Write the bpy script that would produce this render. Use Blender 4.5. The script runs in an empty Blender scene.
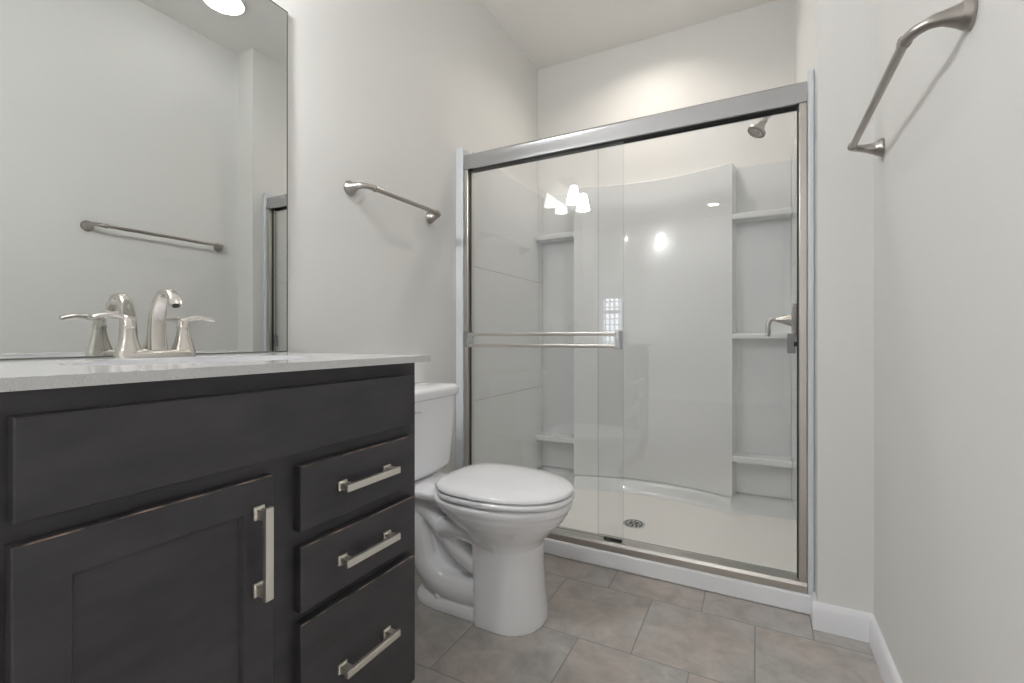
import bpy, bmesh, math, random
from mathutils import Vector, Matrix
random.seed(7)
PI = math.pi
sc = bpy.context.scene
C = sc.collection

# ---------------------------------------------------------------- camera, world, exposure
CZ = 0.96
cam_d = bpy.data.cameras.new('camera'); cam = bpy.data.objects.new('camera', cam_d); C.objects.link(cam)
cam.location = (0, 0, CZ)
cam.rotation_euler = (PI/2, 0, math.radians(27.685))
cam_d.sensor_width = 36; cam_d.lens = 467.0/1024*36
cam_d.shift_y = -3.5/1024
cam_d.clip_start = 0.02; cam_d.clip_end = 60
sc.camera = cam
w = bpy.data.worlds.new('world'); sc.world = w; w.use_nodes = True
w.node_tree.nodes['Background'].inputs[0].default_value = (0.75, 0.85, 1.0, 1)
w.node_tree.nodes['Background'].inputs[1].default_value = 1.0
sc.view_settings.view_transform = 'Standard'; sc.view_settings.look = 'None'
sc.view_settings.exposure = 0.15; sc.view_settings.gamma = 1.0; sc.view_settings.use_curve_mapping = False
sc.cycles.use_denoising = True
sc.cycles.max_bounces = 14; sc.cycles.diffuse_bounces = 8; sc.cycles.glossy_bounces = 6
sc.cycles.transparent_max_bounces = 16; sc.cycles.sample_clamp_indirect = 6.0
sc.cycles.caustics_reflective = False; sc.cycles.caustics_refractive = False

# lamp strengths (W/m2-like emission of the diffusers)
E_SHOWER, E_ROOM, E_FILL, E_VANITY, E_WINDOW = 280.0, 11.0, 2500.0, 125.0, 2.5
E_REFL = 450.0

# ---------------------------------------------------------------- dimensions
XL, XR, XJ = -1.317, 0.326, 0.177      # left wall, right wall, shower return
YB, YJ, YC = 2.89, 1.838, 1.905        # back wall, jog face, curb face
ZC = 2.777
YREAR, XFAR, YEND = -3.7, -3.0, -0.25

# ---------------------------------------------------------------- materials
def mat(name, col, rough=0.5, metal=0.0, spec=0.5, coat=0.0, coat_r=0.1):
    m = bpy.data.materials.new(name); m.use_nodes = True
    b = m.node_tree.nodes['Principled BSDF']
    b.inputs['Base Color'].default_value = (*col, 1); b.inputs['Roughness'].default_value = rough
    b.inputs['Metallic'].default_value = metal; b.inputs['Specular IOR Level'].default_value = spec
    b.inputs['Coat Weight'].default_value = coat; b.inputs['Coat Roughness'].default_value = coat_r
    return m
def nd(m, t, **kw):
    n = m.node_tree.nodes.new(t)
    for k, v in kw.items(): setattr(n, k, v)
    return n
def lk(m, a, b): m.node_tree.links.new(a, b)
def bump(m, scale, strength, dist=0.002, detail=4, stretch=None):
    tc = nd(m, 'ShaderNodeTexCoord'); n = nd(m, 'ShaderNodeTexNoise')
    n.inputs['Scale'].default_value = scale; n.inputs['Detail'].default_value = detail
    if stretch:
        mp = nd(m, 'ShaderNodeMapping'); mp.inputs['Scale'].default_value = stretch
        lk(m, tc.outputs['Object'], mp.inputs[0]); lk(m, mp.outputs[0], n.inputs['Vector'])
    else: lk(m, tc.outputs['Object'], n.inputs['Vector'])
    bp = nd(m, 'ShaderNodeBump'); bp.inputs['Strength'].default_value = strength; bp.inputs['Distance'].default_value = dist
    lk(m, n.outputs['Fac'], bp.inputs['Height']); lk(m, bp.outputs[0], m.node_tree.nodes['Principled BSDF'].inputs['Normal'])
    return n
def mottle(m, c1, c2, scale, detail=5, lo=0.35, hi=0.65, stretch=None):
    tc = nd(m, 'ShaderNodeTexCoord'); n = nd(m, 'ShaderNodeTexNoise')
    n.inputs['Scale'].default_value = scale; n.inputs['Detail'].default_value = detail
    src = tc.outputs['Object']
    if stretch:
        mp = nd(m, 'ShaderNodeMapping'); mp.inputs['Scale'].default_value = stretch
        lk(m, src, mp.inputs[0]); src = mp.outputs[0]
    lk(m, src, n.inputs['Vector'])
    r = nd(m, 'ShaderNodeValToRGB'); r.color_ramp.elements[0].position = lo; r.color_ramp.elements[1].position = hi
    r.color_ramp.elements[0].color = (*c1, 1); r.color_ramp.elements[1].color = (*c2, 1)
    lk(m, n.outputs['Fac'], r.inputs[0]); lk(m, r.outputs[0], m.node_tree.nodes['Principled BSDF'].inputs['Base Color'])
    return r

M = {}
M['wall'] = mat('wall_paint', (0.77, 0.768, 0.752), 0.55, spec=0.3); bump(M['wall'], 260, 0.06, 0.001)
M['ceiling'] = mat('ceiling_paint', (0.79, 0.78, 0.76), 0.8, spec=0.2); bump(M['ceiling'], 300, 0.05, 0.001)
M['trim'] = mat('trim_paint', (0.84, 0.845, 0.875), 0.35)
M['pvc'] = mat('flange_acrylic', (0.70, 0.73, 0.77), 0.35)
M['acrylic'] = mat('surround_acrylic', (0.72, 0.735, 0.735), 0.22, coat=0.6, coat_r=0.05); bump(M['acrylic'], 5, 0.02, 0.004, 2)
M['pan'] = mat('pan_acrylic', (0.85, 0.835, 0.80), 0.35); bump(M['pan'], 220, 0.25, 0.001)
M['porcelain'] = mat('porcelain', (0.87, 0.875, 0.90), 0.12, coat=0.6, coat_r=0.03)
M['seat'] = mat('seat_plastic', (0.87, 0.875, 0.90), 0.22, coat=0.3, coat_r=0.08)
M['nickel'] = mat('brushed_nickel', (0.40, 0.375, 0.35), 0.32, 1.0); bump(M['nickel'], 500, 0.04, 0.0004, 2, (1, 1, 0.05))
M['faucet'] = mat('faucet_nickel', (0.66, 0.63, 0.59), 0.20, 1.0)
M['pull'] = mat('pull_nickel', (0.92, 0.88, 0.82), 0.36, 1.0)
M['frame'] = mat('door_frame_nickel', (0.58, 0.555, 0.52), 0.30, 1.0); bump(M['frame'], 400, 0.05, 0.0004, 2, (0.05, 0.05, 1))
M['header'] = mat('header_nickel', (0.50, 0.505, 0.52), 0.26, 1.0)
M['chrome'] = mat('chrome', (0.80, 0.80, 0.80), 0.08, 1.0)
M['grey'] = mat('grey_pull', (0.22, 0.22, 0.23), 0.5, 0.4)
M['black'] = mat('black_plastic', (0.012, 0.012, 0.012), 0.5)
M['gasket'] = mat('dark_gasket', (0.05, 0.045, 0.04), 0.5)
M['cab'] = mat('espresso_wood', (0.03, 0.029, 0.031), 0.42, spec=0.45, coat=0.12, coat_r=0.35)
mottle(M['cab'], (0.036, 0.035, 0.040), (0.056, 0.053, 0.060), 5, 6, 0.3, 0.7, (1, 1.6, 5)); bump(M['cab'], 60, 0.05, 0.001, 5, (1, 0.5, 4))
M['worn'] = mat('worn_edge', (0.2, 0.1, 0.07), 0.5)
mottle(M['worn'], (0.03, 0.025, 0.025), (0.42, 0.31, 0.24), 28, 6, 0.42, 0.66, (1, 1, 1))
M['quartz'] = mat('quartz', (0.6, 0.6, 0.6), 0.16, coat=0.3, coat_r=0.05)
def quartz(m):
    tc = nd(m, 'ShaderNodeTexCoord'); v = nd(m, 'ShaderNodeTexVoronoi'); v.inputs['Scale'].default_value = 520
    lk(m, tc.outputs['Object'], v.inputs['Vector'])
    sep = nd(m, 'ShaderNodeSeparateColor'); lk(m, v.outputs['Color'], sep.inputs[0])
    r = nd(m, 'ShaderNodeValToRGB'); e = r.color_ramp.elements
    e[0].position = 0.0; e[0].color = (0.50, 0.48, 0.46, 1); e[1].position = 0.05; e[1].color = (0.60, 0.60, 0.61, 1)
    x = e.new(0.93); x.color = (0.64, 0.64, 0.65, 1); y = e.new(0.96); y.color = (0.70, 0.70, 0.71, 1)
    lk(m, sep.outputs[0], r.inputs[0]); lk(m, r.outputs[0], m.node_tree.nodes['Principled BSDF'].inputs['Base Color'])
quartz(M['quartz'])
M['mirror'] = mat('mirror_silver', (0.72, 0.735, 0.725), 0.0, 1.0)
M['mirror_edge'] = mat('mirror_edge', (0.10, 0.11, 0.10), 0.3)
M['white_metal'] = mat('white_enamel', (0.82, 0.82, 0.80), 0.4)
M['carpet'] = mat('rear_floor', (0.42, 0.38, 0.34), 0.9)

def emit(name, col, s):
    m = bpy.data.materials.new(name); m.use_nodes = True
    b = m.node_tree.nodes['Principled BSDF']; b.inputs['Base Color'].default_value = (0.8, 0.8, 0.8, 1)
    b.inputs['Emission Color'].default_value = (*col, 1); b.inputs['Emission Strength'].default_value = s
    return m
WARM = (1.0, 0.90, 0.80); NEUT = (1.0, 0.995, 0.99); COOL = (0.97, 0.985, 1.0)
M['e_shower'] = emit('shower_lamp_lens', WARM, E_SHOWER)
M['e_room'] = emit('room_lamp_lens', NEUT, E_ROOM)
M['e_fill'] = emit('fill_lamp_lens', COOL, E_FILL)
M['e_refl'] = emit('entry_lamp_lens', COOL, E_REFL)
M['e_shade'] = emit('frosted_shade_glow', NEUT, E_VANITY)
M['e_day'] = emit('daylit_pane', (0.88, 0.94, 1.0), E_WINDOW)

def glass(name, tint, edge=False):
    m = bpy.data.materials.new(name); m.use_nodes = True
    nt = m.node_tree; nt.nodes.clear()
    out = nt.nodes.new('ShaderNodeOutputMaterial'); mx = nt.nodes.new('ShaderNodeMixShader')
    tr = nt.nodes.new('ShaderNodeBsdfTransparent'); tr.inputs[0].default_value = (*tint, 1)
    gl = nt.nodes.new('ShaderNodeBsdfGlossy'); gl.inputs['Roughness'].default_value = 0.0
    gl.inputs[0].default_value = (1, 1, 1, 1)
    fr = nt.nodes.new('ShaderNodeFresnel'); fr.inputs[0].default_value = 1.52
    ge = nt.nodes.new('ShaderNodeNewGeometry'); m1 = nt.nodes.new('ShaderNodeMath'); m1.operation = 'SUBTRACT'; m1.inputs[0].default_value = 1
    nt.links.new(ge.outputs['Backfacing'], m1.inputs[1])
    m2 = nt.nodes.new('ShaderNodeMath'); m2.operation = 'MULTIPLY'; nt.links.new(fr.outputs[0], m2.inputs[0]); nt.links.new(m1.outputs[0], m2.inputs[1])
    m3 = nt.nodes.new('ShaderNodeMath'); m3.operation = 'MULTIPLY'; m3.use_clamp = True; m3.inputs[1].default_value = 1.8; nt.links.new(m2.outputs[0], m3.inputs[0])
    nt.links.new(m3.outputs[0], mx.inputs[0]); nt.links.new(tr.outputs[0], mx.inputs[1]); nt.links.new(gl.outputs[0], mx.inputs[2])
    nt.links.new(mx.outputs[0], out.inputs[0])
    return m
M['glass'] = glass('clear_glass', (0.985, 0.988, 0.99))
M['glass_edge'] = glass('glass_edge', (0.45, 0.55, 0.52))

def tile_mat():
    m = mat('floor_tile', (0.4, 0.37, 0.34), 0.42, spec=0.4)
    b = m.node_tree.nodes['Principled BSDF']
    tc = nd(m, 'ShaderNodeTexCoord')
    mp = nd(m, 'ShaderNodeMapping'); mp.inputs['Location'].default_value = (0.507+0.334*6.5, -1.089+0.3345*8, 0)
    lk(m, tc.outputs['Object'], mp.inputs[0])
    br = nd(m, 'ShaderNodeTexBrick', offset=0.5, offset_frequency=2, squash=1.0)
    br.inputs['Color1'].default_value = (0, 0, 0, 1); br.inputs['Color2'].default_value = (1, 1, 1, 1)
    br.inputs['Mortar'].default_value = (0.5, 0.5, 0.5, 1)
    br.inputs['Scale'].default_value = 1.0; br.inputs['Mortar Size'].default_value = 0.0022
    br.inputs['Mortar Smooth'].default_value = 0.2; br.inputs['Bias'].default_value = 0
    br.inputs['Brick Width'].default_value = 0.334; br.inputs['Row Height'].default_value = 0.3345
    lk(m, mp.outputs[0], br.inputs['Vector'])
    # per-tile shift of the stone pattern
    sc_ = nd(m, 'ShaderNodeVectorMath', operation='SCALE'); sc_.inputs[3].default_value = 7.3
    lk(m, br.outputs['Color'], sc_.inputs[0])
    ad = nd(m, 'ShaderNodeVectorMath', operation='ADD'); lk(m, tc.outputs['Object'], ad.inputs[0]); lk(m, sc_.outputs[0], ad.inputs[1])
    n1 = nd(m, 'ShaderNodeTexNoise'); n1.inputs['Scale'].default_value = 13; n1.inputs['Detail'].default_value = 9; n1.inputs['Roughness'].default_value = 0.62; n1.inputs['Distortion'].default_value = 0.6
    lk(m, ad.outputs[0], n1.inputs['Vector'])
    r1 = nd(m, 'ShaderNodeValToRGB'); e = r1.color_ramp.elements
    e[0].position = 0.32; e[0].color = (0.335, 0.325, 0.312, 1); e[1].position = 0.70; e[1].color = (0.49, 0.48, 0.462, 1)
    k = e.new(0.5); k.color = (0.415, 0.402, 0.385, 1)
    lk(m, n1.outputs['Fac'], r1.inputs[0])
    n2 = nd(m, 'ShaderNodeTexNoise'); n2.inputs['Scale'].default_value = 3.2; n2.inputs['Detail'].default_value = 3
    lk(m, ad.outputs[0], n2.inputs['Vector'])
    r2 = nd(m, 'ShaderNodeValToRGB'); r2.color_ramp.elements[0].position = 0.4; r2.color_ramp.elements[1].position = 0.65
    r2.color_ramp.elements[0].color = (1.0, 1.0, 1.0, 1); r2.color_ramp.elements[1].color = (1.06, 0.985, 0.945, 1)
    lk(m, n2.outputs['Fac'], r2.inputs[0])
    mul = nd(m, 'ShaderNodeMix', data_type='RGBA', blend_type='MULTIPLY'); mul.inputs[0].default_value = 1
    lk(m, r1.outputs[0], mul.inputs[6]); lk(m, r2.outputs[0], mul.inputs[7])
    mx = nd(m, 'ShaderNodeMix', data_type='RGBA'); lk(m, br.outputs['Fac'], mx.inputs[0])
    lk(m, mul.outputs[2], mx.inputs[6]); mx.inputs[7].default_value = (0.27, 0.255, 0.24, 1)
    lk(m, mx.outputs[2], b.inputs['Base Color'])
    inv = nd(m, 'ShaderNodeMath', operation='SUBTRACT'); inv.inputs[0].default_value = 1; lk(m, br.outputs['Fac'], inv.inputs[1])
    bp = nd(m, 'ShaderNodeBump'); bp.inputs['Strength'].default_value = 0.5; bp.inputs['Distance'].default_value = 0.0015
    lk(m, inv.outputs[0], bp.inputs['Height'])
    bp2 = nd(m, 'ShaderNodeBump'); bp2.inputs['Strength'].default_value = 0.12; bp2.inputs['Distance'].default_value = 0.002
    lk(m, n1.outputs['Fac'], bp2.inputs['Height']); lk(m, bp.outputs[0], bp2.inputs['Normal']); lk(m, bp2.outputs[0], b.inputs['Normal'])
    return m
M['tile'] = tile_mat()

# ---------------------------------------------------------------- mesh builder
class B:
    """collects shapes; build() links them as ONE mesh object"""
    def __init__(self): self.bm = bmesh.new(); self.bev = False
    def _merge(self, t, mi):
        for f in t.faces: f.material_index = mi if f.material_index == 0 else f.material_index
        me = bpy.data.meshes.new('tmp'); t.to_mesh(me); t.free()
        self.bm.from_mesh(me); bpy.data.meshes.remove(me)
    def box(self, x0, x1, y0, y1, z0, z1, bev=0.0, seg=2, mi=0):
        t = bmesh.new(); bmesh.ops.create_cube(t, size=1)
        for v in t.verts:
            v.co = Vector(((x0+x1)/2 + v.co.x*(x1-x0), (y0+y1)/2 + v.co.y*(y1-y0), (z0+z1)/2 + v.co.z*(z1-z0)))
        if bev > 0:
            self.bev = True
            bmesh.ops.bevel(t, geom=list(t.edges), offset=bev, segments=seg, profile=0.5, affect='EDGES')
        self._merge(t, mi); return self
    def rings(self, rings, closed=False, cap=True, mi=0):
        t = bmesh.new(); R = [[t.verts.new(p) for p in r] for r in rings]
        n = len(R[0]); m = len(R)
        for i in range(m if closed else m-1):
            a, b = R[i], R[(i+1) % m]
            for j in range(n):
                t.faces.new((a[j], a[(j+1) % n], b[(j+1) % n], b[j]))
        if cap and not closed:
            t.faces.new(list(reversed(R[0]))); t.faces.new(R[-1])
        bmesh.ops.recalc_face_normals(t, faces=list(t.faces))
        self._merge(t, mi); return self
    def sheet(self, rows, mi=0):
        t = bmesh.new(); R = [[t.verts.new(p) for p in r] for r in rows]
        for i in range(len(R)-1):
            for j in range(len(R[0])-1):
                t.faces.new((R[i][j], R[i][j+1], R[i+1][j+1], R[i+1][j]))
        self._merge(t, mi); return self
    def lathe(self, prof, origin=(0, 0, 0), axis=(0, 0, 1), n=40, mi=0):
        """prof: (radius, height) pairs along axis"""
        q = Vector((0, 0, 1)).rotation_difference(Vector(axis).normalized()); o = Vector(origin)
        rs = []
        for r, h in prof:
            r = max(r, 1e-5)
            rs.append([o + q @ Vector((r*math.cos(2*PI*k/n), r*math.sin(2*PI*k/n), h)) for k in range(n)])
        return self.rings(rs, mi=mi)
    def tube(self, pts, rad, n=20, up=(0, 0, 1), flat=None, closed=False, mi=0, power=1.0):
        """sweep; rad: number or list; flat: list of (a,b) half axes (a along side, b along normal)"""
        P = [Vector(p) for p in pts]; m = len(P); rs = []
        prev = None
        for i, p in enumerate(P):
            if closed: d = P[(i+1) % m]-P[(i-1) % m]
            else: d = P[min(i+1, m-1)]-P[max(i-1, 0)]
            d.normalize()
            if prev is None:
                s = d.cross(Vector(up)); 
                if s.length < 1e-4: s = d.cross(Vector((1, 0, 0)))
            else: s = prev - d*prev.dot(d)
            s.normalize(); prev = s; u = s.cross(d)
            if flat: a, b = flat[i] if isinstance(flat, list) else flat
            else:
                a = b = rad[i] if isinstance(rad, (list, tuple)) else rad
            ring = []
            for k in range(n):
                c_, s_ = math.cos(2*PI*k/n), math.sin(2*PI*k/n)
                c2 = math.copysign(abs(c_)**power, c_); s2 = math.copysign(abs(s_)**power, s_)
                ring.append(p + s*a*c2 + u*b*s2)
            rs.append(ring)
        return self.rings(rs, closed=closed, mi=mi)
    def plate_hole(self, x0, x1, y0, y1, z0, z1, cx, cy, rx, ry, n=96, mi=0, pw=1.0):
        """slab with an oval hole"""
        ang = [2*PI*k/n for k in range(n)]
        for X, Y in ((x0, y0), (x1, y0), (x1, y1), (x0, y1)): ang.append(math.atan2(Y-cy, X-cx) % (2*PI))
        ang = sorted(set(round(a, 6) for a in ang))
        inn, out = [], []
        for a in ang:
            c_, s_ = math.cos(a), math.sin(a)
            k = 1/math.sqrt((c_/rx)**2+(s_/ry)**2); inn.append((cx+k*c_, cy+k*s_))
            tx = ((x1 if c_ > 0 else x0)-cx)/c_ if abs(c_) > 1e-7 else 1e9
            ty = ((y1 if s_ > 0 else y0)-cy)/s_ if abs(s_) > 1e-7 else 1e9
            k = min(tx, ty); out.append((cx+k*c_, cy+k*s_))
        rs = [[(*p, z1) for p in inn], [(*p, z1) for p in out], [(*p, z0) for p in out], [(*p, z0) for p in inn]]
        return self.rings(rs, closed=True, mi=mi)
    def move(self, v):
        bmesh.ops.translate(self.bm, verts=list(self.bm.verts), vec=Vector(v)); return self
    def build(self, name, mats, parent=None, smooth=True, angle=38, origin=None):
        bm = self.bm
        if parent is not None and origin is None: origin = None
        if origin is not None: bmesh.ops.translate(bm, verts=list(bm.verts), vec=-Vector(origin))
        bm.normal_update()
        if smooth:
            for f in bm.faces: f.smooth = True
            th = math.radians(angle)
            for e in bm.edges:
                e.smooth = not (len(e.link_faces) == 2 and e.calc_face_angle(0) > th)
        me = bpy.data.meshes.new(name); bm.to_mesh(me); bm.free()
        for m in (mats if isinstance(mats, (list, tuple)) else [mats]): me.materials.append(m)
        o = bpy.data.objects.new(name, me); C.objects.link(o)
        if origin is not None: o.location = origin
        if parent is not None: o.parent = parent
        if self.bev and smooth:
            wn = o.modifiers.new('weighted normals', 'WEIGHTED_NORMAL'); wn.keep_sharp = True; wn.weight = 100
        return o
def tag(o, label=None, cat=None, group=None, kind=None):
    if label: o['label'] = label
    if cat: o['category'] = cat
    if group: o['group'] = group
    if kind: o['kind'] = kind
    return o
def thing(name, label, cat, loc=(0, 0, 0), rz=0, group=None):
    o = bpy.data.objects.new(name, None); C.objects.link(o); o.empty_display_size = 0.05
    o.location = loc; o.rotation_euler = (0, 0, rz)
    return tag(o, label, cat, group)
def struct(name, b, m, **kw): return tag(b.build(name, m, **kw), kind='structure')
def copy_tree(o, parent=None):
    c = o.copy(); C.objects.link(c); c.parent = parent
    for ch in list(o.children): copy_tree(ch, c)
    return c
def lerp(a, b, t): return a+(b-a)*t
def catmull(pts, n=6):
    P = [Vector(p) for p in pts]; out = []
    for i in range(len(P)-1):
        p0, p1, p2, p3 = P[max(i-1, 0)], P[i], P[i+1], P[min(i+2, len(P)-1)]
        for k in range(n):
            t = k/n
            out.append(0.5*((2*p1)+(p2-p0)*t+(2*p0-5*p1+4*p2-p3)*t*t+(3*p1-p0-3*p2+p3)*t**3))
    out.append(P[-1]); return out

# ================================================================ the room
struct('floor', B().box(XFAR-0.1, XR+0.1, YREAR-0.1, YC+0.02, -0.06, 0.0), M['tile'], smooth=False)
W = M['wall']
struct('wall_left', B().box(XL-0.1, XL, YEND, YB+0.1, -0.05, ZC+0.05), W, smooth=False)
struct('wall_back', B().box(XL, XJ+0.05, YB, YB+0.1, -0.05, ZC+0.05), W, smooth=False)
struct('wall_right', B().box(XR, XR+0.1, YREAR-0.1, YJ, -0.05, ZC+0.05), W, smooth=False)
struct('wall_shower', B().box(XJ, XR+0.1, YJ, YB+0.1, -0.05, ZC+0.05), W, smooth=False)
struct('wall_entry', B().box(XFAR-0.1, XL-0.1, YEND, YEND+0.1, -0.05, ZC+0.05), W, smooth=False)
struct('wall_far', B().box(XFAR-0.1, XFAR, YREAR-0.1, YEND, -0.05, ZC+0.05), W, smooth=False)
# rear wall with the window opening
WX0, WX1, WZ0, WZ1 = -2.32, -1.93, 0.80, 1.66
b = B()
b.box(XFAR, WX0, YREAR-0.1, YREAR, -0.05, ZC+0.05); b.box(WX1, XR, YREAR-0.1, YREAR, -0.05, ZC+0.05)
b.box(WX0, WX1, YREAR-0.1, YREAR, -0.05, WZ0); b.box(WX0, WX1, YREAR-0.1, YREAR, WZ1, ZC+0.05)
struct('wall_rear', b, W, smooth=False)
SHL = (-0.56, 2.45); RML = (-0.088, 1.50); RRL = (-0.53, -3.0); RRM = (-2.2, -2.2)
b = B()
b.plate_hole(-1.3, XR+0.1, YREAR-0.1, YEND, ZC, ZC+0.03, *RRL, 0.062, 0.062)
b.plate_hole(XFAR-0.1, -1.3, YREAR-0.1, YEND, ZC, ZC+0.03, *RRM, 0.062, 0.062)
b.box(XFAR-0.1, XR+0.1, YEND, 1.9, ZC, ZC+0.03)
b.plate_hole(XL-0.1, XR+0.1, 1.9, YB+0.1, ZC, ZC+0.03, *SHL, 0.062, 0.062)
struct('ceiling', b, M['ceiling'], smooth=False)
struct('ceiling', B().box(XFAR-0.1, XR+0.1, YREAR-0.1, YB+0.1, ZC+0.13, ZC+0.16), M['ceiling'], smooth=False)

# window in the rear wall
wf = B()
for x0, x1, z0, z1 in ((WX0, WX0+0.05, WZ0, WZ1), (WX1-0.05, WX1, WZ0, WZ1), (WX0+0.05, WX1-0.05, WZ0, WZ0+0.05), (WX0+0.05, WX1-0.05, WZ1-0.05, WZ1), (WX0+0.05, WX1-0.05, 1.38, 1.42)):
    wf.box(x0, x1, YREAR-0.06, YREAR-0.02, z0, z1, 0.003)
for k in range(1, 5):
    xx = lerp(WX0, WX1, k/5); wf.box(xx-0.01, xx+0.01, YREAR-0.055, YREAR-0.03, WZ0+0.04, WZ1-0.04)
for k in range(1, 9):
    zz = lerp(WZ0, WZ1, k/9); wf.box(WX0+0.04, WX1-0.04, YREAR-0.055, YREAR-0.03, zz-0.008, zz+0.008)
win = struct('window_1', wf, M['trim'])
pane = B().box(WX0+0.01, WX1-0.01, YREAR-0.085, YREAR-0.075, WZ0+0.01, WZ1-0.01).build('pane', M['e_day'], win)

# baseboards (profile: flat face with a rounded, stepped top)
def baseboard(name, p0, p1, nrm, h=0.088, t=0.014):
    p0, p1, nrm = Vector(p0), Vector(p1), Vector(nrm)
    prof = [(0, 0), (t, 0), (t, h-0.02), (t*0.8, h-0.010), (t*0.55, h-0.003), (t*0.3, h), (0, h)]
    rs = []
    for p in (p0, p1): rs.append([tuple(p+nrm*a+Vector((0, 0, z))) for a, z in prof])
    return struct(name, B().rings(rs), M['trim'], angle=50)
baseboard('baseboard_right', (XR, YREAR, 0), (XR, YJ, 0), (-1, 0, 0))
baseboard('baseboard_jog', (XJ-0.014, YJ, 0), (XR, YJ, 0), (0, -1, 0))
baseboard('baseboard_return', (XJ, YJ+0.0005, 0), (XJ, YC-0.0005, 0), (-1, 0, 0))
baseboard('baseboard_left', (XL, 0.935, 0), (XL, YC, 0), (1, 0, 0))
baseboard('baseboard_rear', (XFAR, YREAR, 0), (XR, YREAR, 0), (0, 1, 0))

# ================================================================ shower pan and surround
ZPAN, ZS0, ZS1 = 0.030, 0.107, 1.900
PX0, PX1 = -1.010, -0.118                      # edges of the curved centre panel
XSL, XSR = -1.272, 0.160                       # inner faces of the side panels
YAL = 2.865                                    # alcove back
def arc(x):                                    # front of the curved panel
    u = (x-(PX0+PX1)/2)/((PX1-PX0)/2)
    return 2.752+0.098*(1-u*u)
def top_edge(x):
    if PX0 <= x <= PX1: return arc(x)
    return YAL
def sstep(t): t = max(0, min(1, t)); return t*t*(3-2*t)
def pan_edge(x):
    d = 0.042
    if PX0 <= x <= PX1: e = arc(x)-d
    else:
        k = sstep((PX0-x)/0.12 if x < PX0 else (x-PX1)/0.12); e = lerp(arc(PX0)-d, 2.775, k)
    return e
pan = thing('shower_pan', 'white textured shower pan with low curb on the tile floor', 'shower pan', ((XL+XJ)/2, 2.4, 0))
O = pan.location.copy()
b = B()
xs = [lerp(XL+0.001, XJ-0.001, k/90) for k in range(91)]
rows_f, rows_e, rows_t = [], [], []
for x in xs:
    rows_f.append((x, 1.96, ZPAN+0.004)); rows_e.append((x, pan_edge(x), ZPAN)); rows_t.append((x, min(top_edge(x), pan_edge(x)+0.075)+0.0, ZS0-0.004))
fl_e = [(x, e[1]+0.012, ZPAN) for x, e in zip(xs, rows_e)]
back = [(x, YB-0.002, ZPAN) for x in xs]
bot = [(x, YB-0.002, 0.001) for x in xs]; botf = [(x, 1.96, 0.001) for x in xs]
b.sheet([rows_f, [(x, 2.3, ZPAN) for x in xs], fl_e, back, bot, botf])
o = b.build('pan_floor', M['pan'], pan, angle=60); o.data.transform(Matrix.Translation(-O))
def pb(b, name, m, par, off, **kw):
    bmesh.ops.translate(b.bm, verts=list(b.bm.verts), vec=-Vector(off)); return b.build(name, m, par, **kw)
b = B(); rr = []
for x, e in zip(xs, rows_e):
    T = min(top_edge(x)+0.008, e[1]+0.115)
    rr.append([(x, e[1], ZPAN+0.0005), (x, e[1]+0.006, ZPAN+0.004), (x, lerp(e[1], T, 0.28), ZPAN+0.022), (x, lerp(e[1], T, 0.5), ZPAN+0.055), (x, lerp(e[1], T, 0.62), ZS0-0.010), (x, lerp(e[1], T, 0.75), ZS0-0.004), (x, YB-0.002, ZS0-0.004), (x, YB-0.002, ZPAN+0.0005)])
b.rings(rr)
pb(b, 'pan_rim', M['acrylic'], pan, O, angle=60)
b = B().box(XL+0.001, XJ-0.001, YC, 1.975, 0.001, 0.070, 0.008, 3)
pb(b, 'curb', M['trim'], pan, O)
# drain
DX, DY = -0.545, 2.35
b = B().lathe([(0.052, 0), (0.054, 0.003), (0.050, 0.005), (0.047, 0.004), (0.0, 0.004)], (DX, DY, ZPAN+0.001))
dr = pb(b, 'drain_cover', M['chrome'], pan, O)
b = B()
for k in range(8):
    a = k*PI/4; v0 = Vector((DX+0.010*math.cos(a), DY+0.010*math.sin(a), ZPAN+0.0058)); v1 = Vector((DX+0.028*math.cos(a), DY+0.028*math.sin(a), ZPAN+0.0058))
    b.tube([v0, v1], None, flat=(0.0032, 0.0008), n=10)
for k in range(10):
    a0 = k*2*PI/10; pts = [(DX+0.039*math.cos(a0+j*0.1), DY+0.039*math.sin(a0+j*0.1), ZPAN+0.0058) for j in range(5)]
    b.tube(pts, None, flat=(0.0030, 0.0008), n=8)
pb(b, 'drain_slots', M['black'], dr, (0, 0, 0)).location = -O
# surround
sur = thing('shower_surround', 'glossy white acrylic shower surround with curved panel and corner shelves', 'shower surround', ((XL+XJ)/2, 2.6, ZS0))
O = sur.location.copy()
b = B()
for z0, z1 in ((ZS0, 0.640), (0.6412, 1.3238), (1.325, ZS1)):
    b.box(XL+0.001, XSL, 1.985, YB-0.001, z0, z1, 0.0015)
pb(b, 'side_panel', M['acrylic'], sur, O)
b = B()
for z0, z1 in ((ZS0, 0.640), (0.6412, 1.3238), (1.325, ZS1)):
    b.box(XSR, XJ-0.001, 1.985, YB-0.001, z0, z1, 0.0015)
pb(b, 'side_panel', M['acrylic'], sur, O)
b = B().box(XSL, XSR, YAL, YB-0.001, ZS0, ZS1, 0.002)
pb(b, 'back_panel', M['acrylic'], sur, O)
# curved centre panel: closed slab, tapered flanks
n = 48
front = [(lerp(PX0, PX1, k/n)) for k in range(n+1)]
ring = [(x, arc(x)) for x in front] + [(PX1+0.018, YAL+0.002), (PX0-0.018, YAL+0.002)]
b = B()
t_ = 0.006
b.rings([[(x, y, ZS0+0.001) for x, y in ring], [(x, y, ZS1-0.004) for x, y in ring], [(x, y+0.004 if y < YAL else y, ZS1) for x, y in ring]])
pb(b, 'curved_panel', M['acrylic'], sur, O, angle=30)
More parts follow.
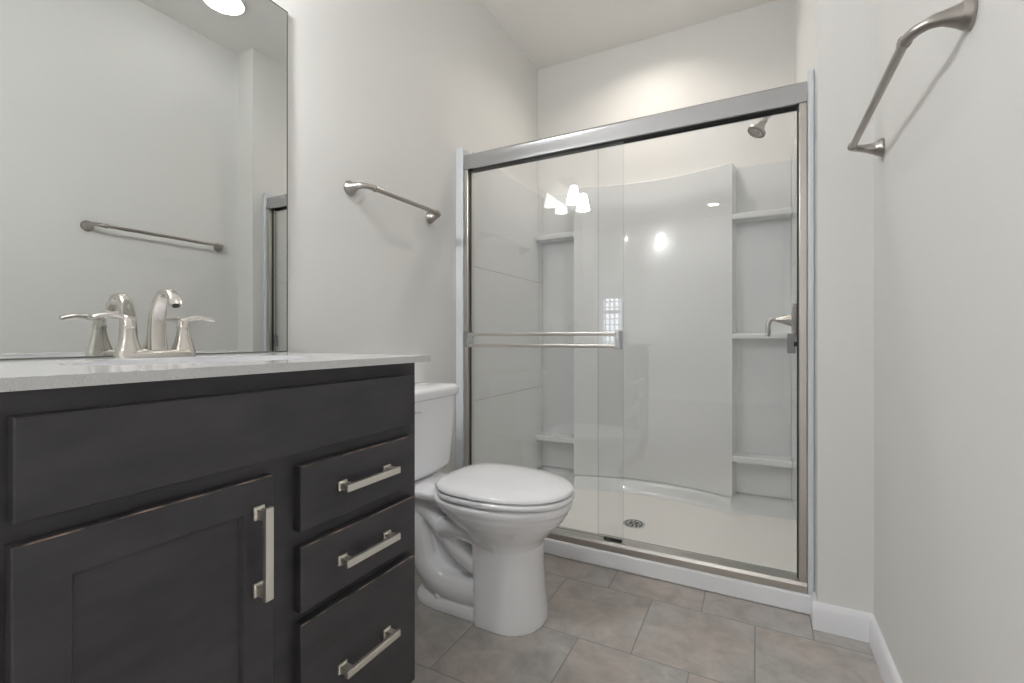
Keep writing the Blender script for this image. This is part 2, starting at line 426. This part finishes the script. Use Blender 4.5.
# shelves: two corners, three heights
def shelf(x0, x1, z0, z1, wedge=0.0):
    b = B(); b.box(x0, x1, 2.752, YAL+0.001, z0, z1, 0.008, 3)
    return b
for x0, x1 in ((XSL-0.001, PX0+0.001), (PX1-0.001, XSR+0.001)):
    for z0, z1 in ((1.592, 1.624), (0.955, 0.985), (0.298, 0.332)):
        if x0 < -1 and abs(z0-0.955) < 0.01: continue
        pb(shelf(x0, x1, z0, z1), 'shelf', M['acrylic'], sur, O)
# white flanges at the shower mouth
for x0, x1 in ((XL+0.001, XSL), (0.1555, XJ-0.001)):
    pb(B().box(x0, x1, 1.9085, 1.984, 0.071, 1.892, 0.006, 3), 'front_flange', M['pvc'], sur, O)

# ================================================================ sliding shower door
enc = thing('shower_door', 'two-panel sliding glass shower door in a brushed nickel frame', 'shower door', ((XSL+0.155)/2, 1.94, 0.071))
O = enc.location.copy()
EX0, EX1 = XSL+0.001, 0.1545
# header: profile in y,z with a sloping face and a crease
prof = [(1.912, 1.783), (1.912, 1.800), (1.918, 1.822), (1.916, 1.848), (1.922, 1.857), (1.972, 1.857), (1.980, 1.850), (1.980, 1.783), (1.974, 1.783), (1.974, 1.845), (1.922, 1.845), (1.922, 1.783)]
pb(B().rings([[(EX0, y, z) for y, z in prof], [(EX1, y, z) for y, z in prof]]), 'header', M['header'], enc, O, angle=25)
pb(B().box(EX0+0.003, EX1-0.003, 1.9235, 1.9725, 1.790, 1.796), 'header_track', M['black'], enc, O)
for x0, x1, xi in ((EX0, EX0+0.022, 1), (EX1-0.024, EX1, -1)):
    b = B()
    b.box(x0, x1, 1.915, 1.978, 0.108, 1.7825, 0.003)
    jb = pb(b, 'jamb', M['frame'], enc, O)
    g = B().box(x1 if xi > 0 else x0-0.005, x1+0.005 if xi > 0 else x0, 1.935, 1.945, 0.11, 1.78)
    pb(g, 'gasket', M['gasket'], jb, O)
# bottom track
prof = [(1.912, 0.0705), (1.912, 0.095), (1.918, 0.106), (1.930, 0.108), (1.976, 0.108), (1.980, 0.100), (1.980, 0.0705)]
pb(B().rings([[(EX0, y, z) for y, z in prof], [(EX1, y, z) for y, z in prof]]), 'bottom_track', M['frame'], enc, O, angle=25)
pb(B().box(-0.575, -0.50, 1.930, 1.946, 0.1085, 0.116, 0.001), 'door_guide', M['black'], enc, O)
def glass_panel(x0, x1, y0, y1, z0, z1):
    b = B(); t = bmesh.new(); bmesh.ops.create_cube(t, size=1)
    for v in t.verts: v.co = Vector(((x0+x1)/2+v.co.x*(x1-x0), (y0+y1)/2+v.co.y*(y1-y0), (z0+z1)/2+v.co.z*(z1-z0)))
    t.normal_update()
    for f in t.faces: f.material_index = 0 if abs(f.normal.y) > 0.5 else 1
    b._merge(t, 0); return b
GF = pb(glass_panel(EX0+0.027, -0.492, 1.931, 1.937, 0.117, 1.789), 'glass_door', [M['glass'], M['glass_edge']], enc, O, smooth=False)
GB = pb(glass_panel(-0.607, EX1-0.030, 1.954, 1.960, 0.117, 1.789), 'glass_door', [M['glass'], M['glass_edge']], enc, O, smooth=False)
# double towel bar on the front door
YT = 1.885
for zz in (0.977, 0.925):
    pb(B().box(EX0+0.030, -0.497, YT-0.006, YT+0.006, zz-0.007, zz+0.007, 0.002), 'door_towel_bar', M['frame'], GF, O)
for x0, x1 in ((EX0+0.026, EX0+0.044), (-0.512, -0.494)):
    pb(B().box(x0, x1, YT-0.008, 1.931, 0.914, 0.990, 0.002), 'bar_bracket', M['header'], GF, O)
# pull and bumper on the inner door
pb(B().box(0.096, 0.1215, 1.940, 1.9535, 0.905, 0.976, 0.002), 'door_pull', M['grey'], GB, O)
pb(B().box(0.116, 0.1265, 1.936, 1.9395, 0.930, 0.946, 0.001), 'bumper', M['black'], GB, O)

# ================================================================ shower head and valve
sh = thing('shower_fixture', 'brushed nickel shower head on a bent arm inside the shower', 'shower head', (XJ, 2.45, 2.03))
b = B().lathe([(0.030, 0), (0.030, 0.003), (0.022, 0.010), (0.012, 0.014), (0.010, 0.02)], (-0.001, 0, 0), (-1, 0, 0)); b.build('flange', M['chrome'], sh)
arm = catmull([(-0.005, 0, 0), (-0.05, 0, -0.004), (-0.10, 0, -0.026), (-0.145, 0, -0.060)], 6)
B().tube(arm, 0.0105).build('arm', M['chrome'], sh)
ax = Vector((-0.50, -0.22, -0.84)).normalized()
B().lathe([(0.010, -0.004), (0.014, 0.0), (0.016, 0.008), (0.014, 0.016), (0.010, 0.020), (0.016, 0.023), (0.017, 0.034), (0.021, 0.038), (0.022, 0.046), (0.027, 0.054), (0.037, 0.061), (0.042, 0.064), (0.042, 0.071), (0.039, 0.074), (0.030, 0.0745), (0.029, 0.072), (0.016, 0.072), (0.014, 0.076), (0.0, 0.076)],
          (-0.145, 0, -0.060), ax).build('spray_head', M['nickel'], sh)
b = B(); q = Vector((0, 0, 1)).rotation_difference(ax)
for k in range(18):
    a = 2*PI*k/18; p = Vector((-0.145, 0, -0.060))+q @ Vector((0.0345*math.cos(a), 0.0345*math.sin(a), 0.074))
    b.lathe([(0.003, 0), (0.0025, 0.003), (0.0, 0.003)], p, ax, 8)
b.build('nozzles', M['gasket'], sh)

vl = thing('shower_valve', 'brushed nickel shower valve with a curved lever on the right shower wall', 'shower valve', (XSR, 2.54, 1.045))
B().lathe([(0.078, 0.0), (0.080, 0.004), (0.074, 0.010), (0.050, 0.014), (0.034, 0.016), (0.0, 0.016)], (-0.0005, 0, 0), (-1, 0, 0)).build('escutcheon', M['nickel'], vl)
B().lathe([(0.030, 0.0), (0.030, 0.006), (0.028, 0.010), (0.017, 0.040), (0.011, 0.060), (0.0085, 0.068), (0.0, 0.070)], (-0.0165, 0, 0), (-1, 0, 0)).build('lever_hub', M['nickel'], vl)
pts = catmull([(-0.070, 0, 0.0), (-0.088, 0, 0.004), (-0.106, -0.002, -0.004), (-0.114, -0.004, -0.028), (-0.113, -0.006, -0.055), (-0.117, -0.008, -0.075)], 5)
nn = len(pts)
B().tube(pts, None, flat=[(lerp(0.009, 0.012, k/nn), lerp(0.009, 0.0045, k/nn)) for k in range(nn)], up=(0, 1, 0)).build('lever', M['nickel'], vl)
B().lathe([(0.005, 0), (0.005, 0.003), (0, 0.004)], (-0.013, 0, 0.058), (-1, 0, 0), 14).build('screw', M['chrome'], vl)
B().lathe([(0.005, 0), (0.005, 0.003), (0, 0.004)], (-0.013, 0, -0.058), (-1, 0, 0), 14).build('screw', M['chrome'], vl)

# ================================================================ vanity
VY0, VY1 = 0.167, 0.929; XFR, XFC = -0.764, -0.745; ZTOP = 0.9008
van = thing('vanity_cabinet', 'black-stained bathroom vanity cabinet with one door and three drawers', 'vanity cabinet', ((XL+XFR)/2, (VY0+VY1)/2, 0))
O = van.location.copy()
b = B()
b.box(XL+0.001, XFR-0.018, VY0, VY0+0.016, 0.0, ZTOP-0.001); b.box(XL+0.001, XFR-0.018, VY1-0.016, VY1, 0.0, ZTOP-0.001)
b.box(XL+0.001, XL+0.012, VY0+0.016, VY1-0.016, 0.1, ZTOP-0.001); b.box(XL+0.012, XFR-0.018, VY0+0.016, VY1-0.016, 0.10, 0.116)
b.box(XL+0.05, XFR-0.07, VY0+0.016, VY1-0.016, 0.0, 0.10)
pb(b, 'carcass', M['cab'], van, O, smooth=False)
b = B()   # face frame
b.box(XFR-0.018, XFR, VY0, VY0+0.045, 0.10, ZTOP-0.001, 0.001); b.box(XFR-0.018, XFR, VY1-0.045, VY1, 0.10, ZTOP-0.001, 0.001)
b.box(XFR-0.018, XFR-0.0002, 0.515, 0.595, 0.10, 0.755, 0.001)
for z0, z1 in ((0.10, 0.165), (0.418, 0.46), (0.562, 0.61), (0.712, 0.76), (0.86, ZTOP-0.001)):
    b.box(XFR-0.018, XFR-0.0001, VY0+0.044, VY1-0.044, z0, z1, 0.0)
pb(b, 'face_frame', M['cab'], van, O)
def front(y0, y1, z0, z1, recess=None):
    """overlay front; bevelled rim; the top arris is worn"""
    b = B(); t = bmesh.new()
    c = 0.0016
    rings = [[(XFR+0.0003, y0, z0), (XFR+0.0003, y1, z0), (XFR+0.0003, y1, z1), (XFR+0.0003, y0, z1)],
             [(XFC-c, y0, z0), (XFC-c, y1, z0), (XFC-c, y1, z1), (XFC-c, y0, z1)],
             [(XFC, y0+c, z0+c), (XFC, y1-c, z0+c), (XFC, y1-c, z1-c), (XFC, y0+c, z1-c)]]
    if recess:
        s, d = recess
        rings += [[(XFC, y0+s, z0+s), (XFC, y1-s, z0+s), (XFC, y1-s, z1-s), (XFC, y0+s, z1-s)],
                  [(XFC-d, y0+s+0.003, z0+s+0.003), (XFC-d, y1-s-0.003, z0+s+0.003), (XFC-d, y1-s-0.003, z1-s-0.003), (XFC-d, y0+s+0.003, z1-s-0.003)]]
    R = [[t.verts.new(p) for p in r] for r in rings]
    for i in range(len(R)-1):
        for j in range(4):
            f = t.faces.new((R[i][j], R[i][(j+1) % 4], R[i+1][(j+1) % 4], R[i+1][j]))
            if i == 1 and j == 2: f.material_index = 1
    t.faces.new(R[-1]); t.faces.new(list(reversed(R[0])))
    bmesh.ops.recalc_face_normals(t, faces=list(t.faces))
    b._merge(t, 0); return b
CM = [M['cab'], M['worn']]
pb(front(0.206, 0.905, 0.748, 0.870), 'false_front', M['cab'], van, O, smooth=False)
door = pb(front(0.204, 0.526, 0.150, 0.7225, (0.053, 0.007)), 'door', CM, van, O, smooth=False)
drawers = [pb(front(0.582, 0.904, z0, z1), 'drawer', CM, van, O, smooth=False) for z0, z1 in ((0.601, 0.7225), (0.451, 0.5725), (0.150, 0.4285))]
def pull(parent, y, z, vertical=False):
    b = B(); L = 0.077; cc = 0.064; X = XFC
    b.box(X+0.023, X+0.032, -L, L, -0.0072, 0.0072, 0.0012)
    for s in (-1, 1):
        b.box(X+0.0003, X+0.005, s*cc-0.0115, s*cc+0.0115, -0.0098, 0.0098, 0.001)
        b.box(X+0.004, X+0.0245, s*cc-0.0085, s*cc+0.0085, -0.0068, 0.0068, 0.0008)
    if vertical: bmesh.ops.rotate(b.bm, verts=list(b.bm.verts), cent=(X, 0, 0), matrix=Matrix.Rotation(PI/2, 3, 'X'))
    b.move((0, y, z)); return pb(b, 'handle', M['pull'], parent, O)
pull(door, 0.498, 0.602, True)
for d, z in zip(drawers, (0.6625, 0.5125, 0.294)): pull(d, 0.741, z)

# countertop and sink
CX, CY = -1.005, 0.560
ct = B().plate_hole(XL+0.001, -0.731, 0.145, 0.951, ZTOP, 0.916, CX, CY, 0.155, 0.225)
ct = tag(ct.build('countertop', M['quartz'], origin=((XL-0.731)/2, 0.548, ZTOP), angle=30), 'speckled pale grey quartz countertop on the dark vanity', 'countertop')
b = B(); rs = []
for k, (f, z) in enumerate(((1.06, 0.9000), (1.02, 0.8999), (1.0, 0.893), (0.97, 0.87), (0.90, 0.82), (0.75, 0.785), (0.5, 0.772), (0.2, 0.768), (0.12, 0.767))):
    rs.append([(CX+0.155*f*math.cos(2*PI*j/64), CY+0.225*f*math.sin(2*PI*j/64), z) for j in range(64)])
for f, z in ((0.12, 0.757), (0.5, 0.760), (0.78, 0.775), (0.95, 0.815), (1.03, 0.87), (1.06, 0.890)):
    rs.append([(CX+0.155*f*math.cos(2*PI*j/64), CY+0.225*f*math.sin(2*PI*j/64), z) for j in range(64)])
sk = thing('sink', 'oval white undermount sink set into the quartz countertop', 'sink', (CX, CY, 0.757))
pb(b.rings(rs, closed=True), 'basin', M['porcelain'], sk, (CX, CY, 0.757))
pb(B().lathe([(0.0, -0.004), (0.020, -0.004), (0.027, 0.001), (0.026, 0.003), (0.018, 0.002), (0.016, 0.006), (0, 0.007)], (CX, CY, 0.7675)), 'drain', M['chrome'], sk, (CX, CY, 0.757))

# ================================================================ faucet
fc = thing('faucet', 'brushed nickel two-handle faucet with arched spout on the countertop', 'faucet', (-1.243, 0.582, 0.916))
def stadium(L, Wd, n=32, p=1.0):
    out = []
    for k in range(n):
        a = 2*PI*k/n; out.append(((Wd)*math.cos(a), (L-Wd)*(1 if math.sin(a) > 0 else -1)*(abs(math.sin(a))**0.0 if abs(math.sin(a)) > 1e-6 else 0)+Wd*math.sin(a)))
    return out
b = B(); rs = []
for s, z in ((1.0, 0.0), (1.0, 0.006), (0.93, 0.012), (0.80, 0.016)):
    rs.append([(x*s, y*(0.5+0.5*s) , z+0.0002) for x, y in stadium(0.081, 0.029)])
b.rings(rs).build('base_plate', M['faucet'], fc, angle=50)
# spout: broad tapering ribbon
pts = catmull([(0.002, 0, 0.010), (-0.002, 0, 0.045), (-0.001, 0, 0.085), (0.009, 0, 0.122), (0.028, 0, 0.145), (0.050, 0, 0.148), (0.068, 0, 0.136), (0.080, 0, 0.117)], 6)
nn = len(pts)-1
fl = []
for k in range(nn+1):
    t = k/nn; fl.append((lerp(0.0195, 0.0125, min(1, t*1.6)) + (0.002 if t > 0.9 else 0), lerp(0.0175, 0.0085, min(1, t*1.5))))
B().tube(pts, None, flat=fl, up=(1, 0, 0), n=28, power=0.68).build('spout', M['faucet'], fc, angle=50)
B().lathe([(0.007, -0.004), (0.007, 0.0012), (0.0, 0.0012)], (0.0803, 0, 0.1165), (0.53, 0, -0.85), 20).build('aerator', M['black'], fc)
b = B(); b.tube([(-0.026, 0, 0.012), (-0.026, 0, 0.072)], 0.0022, 10); b.lathe([(0.0, 0), (0.004, 0.001), (0.005, 0.005), (0.0035, 0.009), (0, 0.010)], (-0.026, 0, 0.070), (0, 0, 1), 14)
b.build('lift_rod', M['faucet'], fc)
for s in (-1, 1):
    y = s*0.056
    hb = B().lathe([(0.0265, 0.004), (0.0262, 0.012), (0.0225, 0.022), (0.0175, 0.038), (0.0140, 0.054), (0.0125, 0.066), (0.0135, 0.069), (0.0135, 0.073), (0.0125, 0.075), (0.0125, 0.083), (0.010, 0.088), (0, 0.089)], (0, y, 0)).build('handle', M['faucet'], fc, angle=30)
    pts = catmull([(0, y-s*0.008, 0.084), (0, y+s*0.006, 0.088), (0.001, y+s*0.020, 0.092), (0.002, y+s*0.040, 0.094), (0.003, y+s*0.058, 0.091), (0.004, y+s*0.070, 0.087)], 5)
    m_ = len(pts)-1
    fl = [((0.011 if k/m_ < 0.25 else lerp(0.0065, 0.0115, (k/m_-0.25)/0.75)) if k < m_ else 0.006, (lerp(0.0075, 0.0055, k/m_)) if k < m_ else 0.003) for k in range(m_+1)]
    B().tube(pts, None, flat=fl, up=(0, 0, 1), n=18).build('lever', M['faucet'], hb)

# ================================================================ mirror
b = B(); t = bmesh.new(); bmesh.ops.create_cube(t, size=1)
for v in t.verts: v.co = Vector((XL+0.003+v.co.x*0.005, 0.5179+v.co.y*0.914, (0.9165+1.988)/2+v.co.z*(1.988-0.9165)))
t.normal_update()
for f in t.faces: f.material_index = 0 if f.normal.x > 0.5 else 1
b._merge(t, 0)
mr = thing('wall_mirror', 'large frameless mirror on the left wall above the countertop', 'mirror', (XL, 0.518, 0.9165))
pb(b, 'mirror_glass', [M['mirror'], M['mirror_edge']], mr, mr.location, smooth=False)
pb(B().box(XL+0.0058, XL+0.0075, 0.061, 0.974, 0.9163, 0.9195).box(XL+0.0058, XL+0.0068, 0.9735, 0.9755, 0.9165, 1.9885).box(XL+0.0058, XL+0.0068, 0.061, 0.9755, 1.987, 1.9885), 'edge_channel', M['mirror_edge'], mr, mr.location, smooth=False)

# ================================================================ towel bars
def towel_bar(name, label, wall_x, nrm, y0, y1, z):
    t = thing(name, label, 'towel bar', (wall_x, (y0+y1)/2, z), group=None)
    H = (y1-y0)/2; OFF = 0.080
    for s in (-1, 1):
        b = B()
        b.lathe([(0.0262, 0.0004), (0.0268, 0.004), (0.0255, 0.008), (0.0205, 0.016)], (0, s*H, 0), (nrm, 0, 0), 36)
        pts = catmull([(nrm*0.010, s*H, 0), (nrm*0.022, s*H, 0.001), (nrm*0.038, s*(H-0.002), 0.003), (nrm*0.054, s*(H-0.008), 0.004), (nrm*0.068, s*(H-0.020), 0.003), (nrm*0.077, s*(H-0.034), 0.001), (nrm*OFF, s*(H-0.048), 0)], 5)
        rr = [0.0238, 0.0175, 0.0125, 0.0105, 0.0098, 0.0098, 0.0105]
        R = []
        for k in range(len(pts)):
            u = k/5; i = min(int(u), 5); R.append(lerp(rr[i], rr[i+1], u-i))
        b.tube(pts, R, 24)
        b.tube([(nrm*OFF, s*(H-0.044), 0), (nrm*OFF, s*(H-0.054), 0)], 0.0118, 24)
        b.build('post', M['nickel'], t, angle=50)
    B().tube([(nrm*OFF, -(H-0.050), 0), (nrm*OFF, H-0.050, 0)], 0.0088, 20).build('bar', M['nickel'], t)
    return t
towel_bar('towel_bar', 'short brushed nickel towel bar on the left wall between mirror and shower', XL, 1, 1.233, 1.704, 1.506)
towel_bar('towel_bar', 'long brushed nickel towel bar on the right wall', XR, -1, 1.074, 1.712, 1.517)

# ================================================================ toilet
TY = 1.44
to = thing('toilet', 'white two-piece elongated toilet with closed lid beside the vanity', 'toilet', (XL, TY, 0))
def egg(xb, xf, w, z, n=56, p=0.9, xc=None, q=0.93):
    """closed outline: back at xb, front at xf, half width w"""
    xc = lerp(xb, xf, 0.42) if xc is None else xc
    out = []
    for k in range(n):
        a = 2*PI*k/n; c_, s_ = math.cos(a), math.sin(a)
        if c_ >= 0: x = xc+(xf-xc)*abs(c_)**q; y = w*math.copysign(abs(s_)**q, s_)
        else: x = xc-(xc-xb)*abs(c_)**p; y = w*math.copysign(abs(s_)**p, s_)
        out.append((x, y, z))
    return out
b = B()
# pedestal column and bowl
col = [(0.468, 0.687, 0.128, 0.0, 0.3), (0.468, 0.686, 0.127, 0.02, 0.3), (0.464, 0.677, 0.122, 0.10, 0.3), (0.458, 0.670, 0.117, 0.20, 0.32), (0.450, 0.670, 0.118, 0.262, 0.4),
       (0.430, 0.684, 0.128, 0.285, 0.6), (0.40, 0.712, 0.148, 0.315, 0.75), (0.34, 0.742, 0.166, 0.345, 0.85), (0.30, 0.760, 0.177, 0.372, 0.9), (0.285, 0.766, 0.180, 0.386, 0.9), (0.275, 0.772, 0.184, 0.391, 0.9), (0.27, 0.775, 0.186, 0.408, 0.9), (0.275, 0.770, 0.181, 0.4155, 0.9)]
b.rings([egg(a, f, w_, z, p=p) for a, f, w_, z, p in col])
# rear core
def rbox(x0, x1, w_, z, n=40, p=0.5):
    cx, hx = (x0+x1)/2, (x1-x0)/2
    return [(cx+hx*math.copysign(abs(math.cos(2*PI*k/n))**p, math.cos(2*PI*k/n)), w_*math.copysign(abs(math.sin(2*PI*k/n))**p, math.sin(2*PI*k/n)), z) for k in range(n)]
b.rings([rbox(0.20, 0.60, 0.045, 0.0), rbox(0.20, 0.60, 0.042, 0.10), rbox(0.16, 0.60, 0.040, 0.25), rbox(0.10, 0.60, 0.050, 0.33), rbox(0.05, 0.60, 0.085, 0.375), rbox(0.025, 0.55, 0.108, 0.390)])
# deck
b.rings([rbox(0.02, 0.40, 0.110, 0.380, p=0.4), rbox(0.015, 0.42, 0.118, 0.388, p=0.4), rbox(0.015, 0.42, 0.120, 0.404, p=0.4), rbox(0.02, 0.42, 0.116, 0.411, p=0.4)])
# foot flange
b.rings([rbox(0.185, 0.66, 0.112, 0.0, p=0.55), rbox(0.185, 0.66, 0.112, 0.022, p=0.55), rbox(0.195, 0.65, 0.105, 0.038, p=0.55), rbox(0.21, 0.64, 0.09, 0.046, p=0.55)])
# trapway, both sides
for s in (-1, 1):
    pts = catmull([(0.17, s*0.045, 0.37), (0.185, s*0.048, 0.30), (0.205, s*0.050, 0.22), (0.235, s*0.052, 0.14), (0.30, s*0.055, 0.085), (0.40, s*0.056, 0.075), (0.52, s*0.056, 0.09)], 6)
    m_ = len(pts); b.tube(pts, [lerp(0.048, 0.054, k/m_) for k in range(m_)], 22, up=(0, 1, 0))
    pts = catmull([(0.18, s*0.050, 0.355), (0.26, s*0.058, 0.325), (0.34, s*0.060, 0.255), (0.42, s*0.062, 0.190), (0.52, s*0.064, 0.160)], 6)
    b.tube(pts, 0.036, 20, up=(0, 1, 0))
    pts = catmull([(0.56, s*0.075, 0.29), (0.46, s*0.080, 0.305), (0.37, s*0.074, 0.30), (0.31, s*0.06, 0.27)], 6)
    b.tube(pts, [lerp(0.055, 0.035, k/len(pts)) for k in range(len(pts))], 18, up=(0, 1, 0))
bowl = b.build('bowl', M['porcelain'], to)
rm = bowl.modifiers.new('remesh', 'REMESH'); rm.mode = 'VOXEL'; rm.voxel_size = 0.004; rm.use_smooth_shade = True
sm = bowl.modifiers.new('smooth', 'SMOOTH'); sm.factor = 0.5; sm.iterations = 7
for s in (-1, 1):
    B().lathe([(0.012, 0), (0.012, 0.010), (0.008, 0.016), (0, 0.018)], (0.315, s*0.096, 0.040), n=20).build('bolt_cap', M['seat'], to)
# seat ring and lid
SX0, SX1 = 0.315, 0.780
b = B()
o1 = [egg(SX0, SX1-0.004, 0.181, 0.4205, p=0.62), egg(SX0, SX1, 0.186, 0.425, p=0.62), egg(SX0, SX1, 0.186, 0.434, p=0.62), egg(SX0, SX1-0.004, 0.182, 0.439, p=0.62)]
i1 = [egg(SX0+0.075, SX1-0.065, 0.118, 0.439, p=0.9), egg(SX0+0.075, SX1-0.065, 0.118, 0.4205, p=0.9)]
b.rings(o1+i1, closed=True); b.build('seat', M['seat'], to, angle=50)
b = B()
LX0 = SX0-0.004
b.rings([egg(LX0, SX1-0.006, 0.180, 0.4425, p=0.62), egg(LX0, SX1-0.001, 0.185, 0.446, p=0.62), egg(LX0, SX1-0.001, 0.185, 0.453, p=0.62), egg(LX0, SX1-0.005, 0.181, 0.4585, p=0.62), egg(LX0+0.01, SX1-0.020, 0.166, 0.4665, p=0.62), egg(LX0+0.04, SX1-0.07, 0.125, 0.4725, p=0.8), egg(LX0+0.11, SX1-0.17, 0.06, 0.4755, p=0.9)])
b.build('lid', M['seat'], to, angle=50)
for s in (-1, 1):
    B().tube([(0.312, s*0.095, 0.434), (0.312, s*0.060, 0.434)], 0.012, 20).box(0.296, 0.326, s*0.078-0.014, s*0.078+0.014, 0.4125, 0.430, 0.004).build('hinge', M['seat'], to)
    B().box(0.56, 0.58, s*0.172-0.006, s*0.172+0.006, 0.4162, 0.4215, 0.001).build('seat_bumper', M['seat'], to)
# tank
def trect(x0, x1, w_, z, bow=0.012, r=0.025, n=14):
    """rounded rectangle with bowed front"""
    out = []
    for cxs, cys, a0 in ((1, 1, 0), (-1, 1, PI/2), (-1, -1, PI), (1, -1, 1.5*PI)):
        cx = (x1-r) if cxs > 0 else (x0+r*0.4); rr = r if cxs > 0 else r*0.4
        cy = cys*(w_-rr)
        for k in range(n):
            a = a0+PI/2*k/(n-1); out.append([cx+rr*math.cos(a), cy+rr*math.sin(a)])
        if (cxs, cys) == (1, -1): pass
    # bowed front: insert points along the front face
    fr = [[x1, lerp(-(w_-r), (w_-r), k/12)] for k in range(1, 12)]
    out = out+fr
    for p in out:
        if p[0] > (x0+x1)/2: p[0] += bow*(1-(p[1]/w_)**2)
    return [(p[0], p[1], z) for p in out]
b = B().rings([trect(0.020, 0.150, 0.160, 0.4145), trect(0.018, 0.165, 0.176, 0.422), trect(0.015, 0.178, 0.182, 0.445), trect(0.012, 0.185, 0.193, 0.56), trect(0.010, 0.192, 0.203, 0.722)])
b.build('tank', M['porcelain'], to, angle=50)
b = B().rings([trect(0.006, 0.196, 0.207, 0.7225), trect(0.004, 0.203, 0.213, 0.729), trect(0.004, 0.204, 0.214, 0.752), trect(0.006, 0.200, 0.210, 0.762), trect(0.012, 0.188, 0.198, 0.769), trect(0.05, 0.14, 0.15, 0.772)])
b.build('tank_lid', M['porcelain'], to, angle=50)
b = B().lathe([(0.014, 0), (0.014, 0.006), (0.008, 0.010), (0.007, 0.018)], (0.1975, -0.155, 0.690), (1, 0, 0), 20)
b.tube(catmull([(0.213, -0.158, 0.690), (0.216, -0.120, 0.690), (0.218, -0.085, 0.686), (0.2175, -0.072, 0.685)], 5), None, flat=(0.007, 0.004), n=14)
b.build('flush_lever', M['chrome'], to)

# ================================================================ lamps
def can_light(name, label, x, y, m, d=0.040):
    t = thing(name, label, 'ceiling light', (x, y, ZC))
    B().lathe([(0.0615, 0.09), (0.0615, 0.0), (0.078, -0.0005), (0.079, -0.004), (0.072, -0.006), (0.060, -0.004), (0.0585, 0.09)], n=48).build('trim_ring', M['white_metal'], t)
    B().lathe([(0.0, d), (0.0575, d), (0.0575, d+0.004), (0.0, d+0.004)], n=48).build('lens', m, t)
    return t
can_light('recessed_light', 'small round recessed ceiling light above the shower', *SHL, M['e_shower'])
can_light('recessed_light', 'small recessed ceiling light behind the camera, a bright dot reflected in the shower glass', *RRL, M['e_refl'], 0.002)
can_light('recessed_light', 'unseen recessed light added behind the camera as room fill', *RRM, M['e_fill'])  # added fill lamp, out of view, brightens the room from behind
fl_ = thing('flush_light', 'round flush ceiling light seen only in the mirror', 'ceiling light', (*RML, ZC))
B().lathe([(0.0, -0.0005), (0.105, -0.0005), (0.108, -0.004), (0.106, -0.014), (0.097, -0.018), (0.095, -0.014), (0.0, -0.012)], n=56).build('trim_ring', M['white_metal'], fl_)
B().lathe([(0.0, -0.0125), (0.094, -0.0145), (0.092, -0.020), (0.06, -0.024), (0.0, -0.025)], n=56).build('diffuser', M['e_room'], fl_)

VL = thing('vanity_light', 'two-shade nickel vanity light above the mirror, seen reflected in the shower glass', 'wall light', (XL, 0.435, 2.16))
B().box(0.0005, 0.02, -0.17, 0.17, -0.03, 0.03, 0.006, 3).build('backplate', M['nickel'], VL)
for s in (-1, 1):
    y = s*0.108
    am = B().tube(catmull([(0.018, y, 0), (0.055, y, 0.010), (0.090, y, 0.0), (0.098, y, -0.045)], 5), 0.007, 14).lathe([(0.007, 0.0), (0.020, 0.004), (0.022, 0.020), (0.0, 0.022)], (0.098, y, -0.040), (0, 0, -1), 24)
    am.build('arm', M['nickel'], VL)
    B().lathe([(0.024, 0), (0.030, 0.02), (0.040, 0.06), (0.052, 0.115), (0.054, 0.125), (0.051, 0.125), (0.038, 0.062), (0.028, 0.022), (0.021, 0.003)], (0.098, y, -0.0625), (0, 0, -1), 36).build('lamp_shade', M['e_shade'], VL)
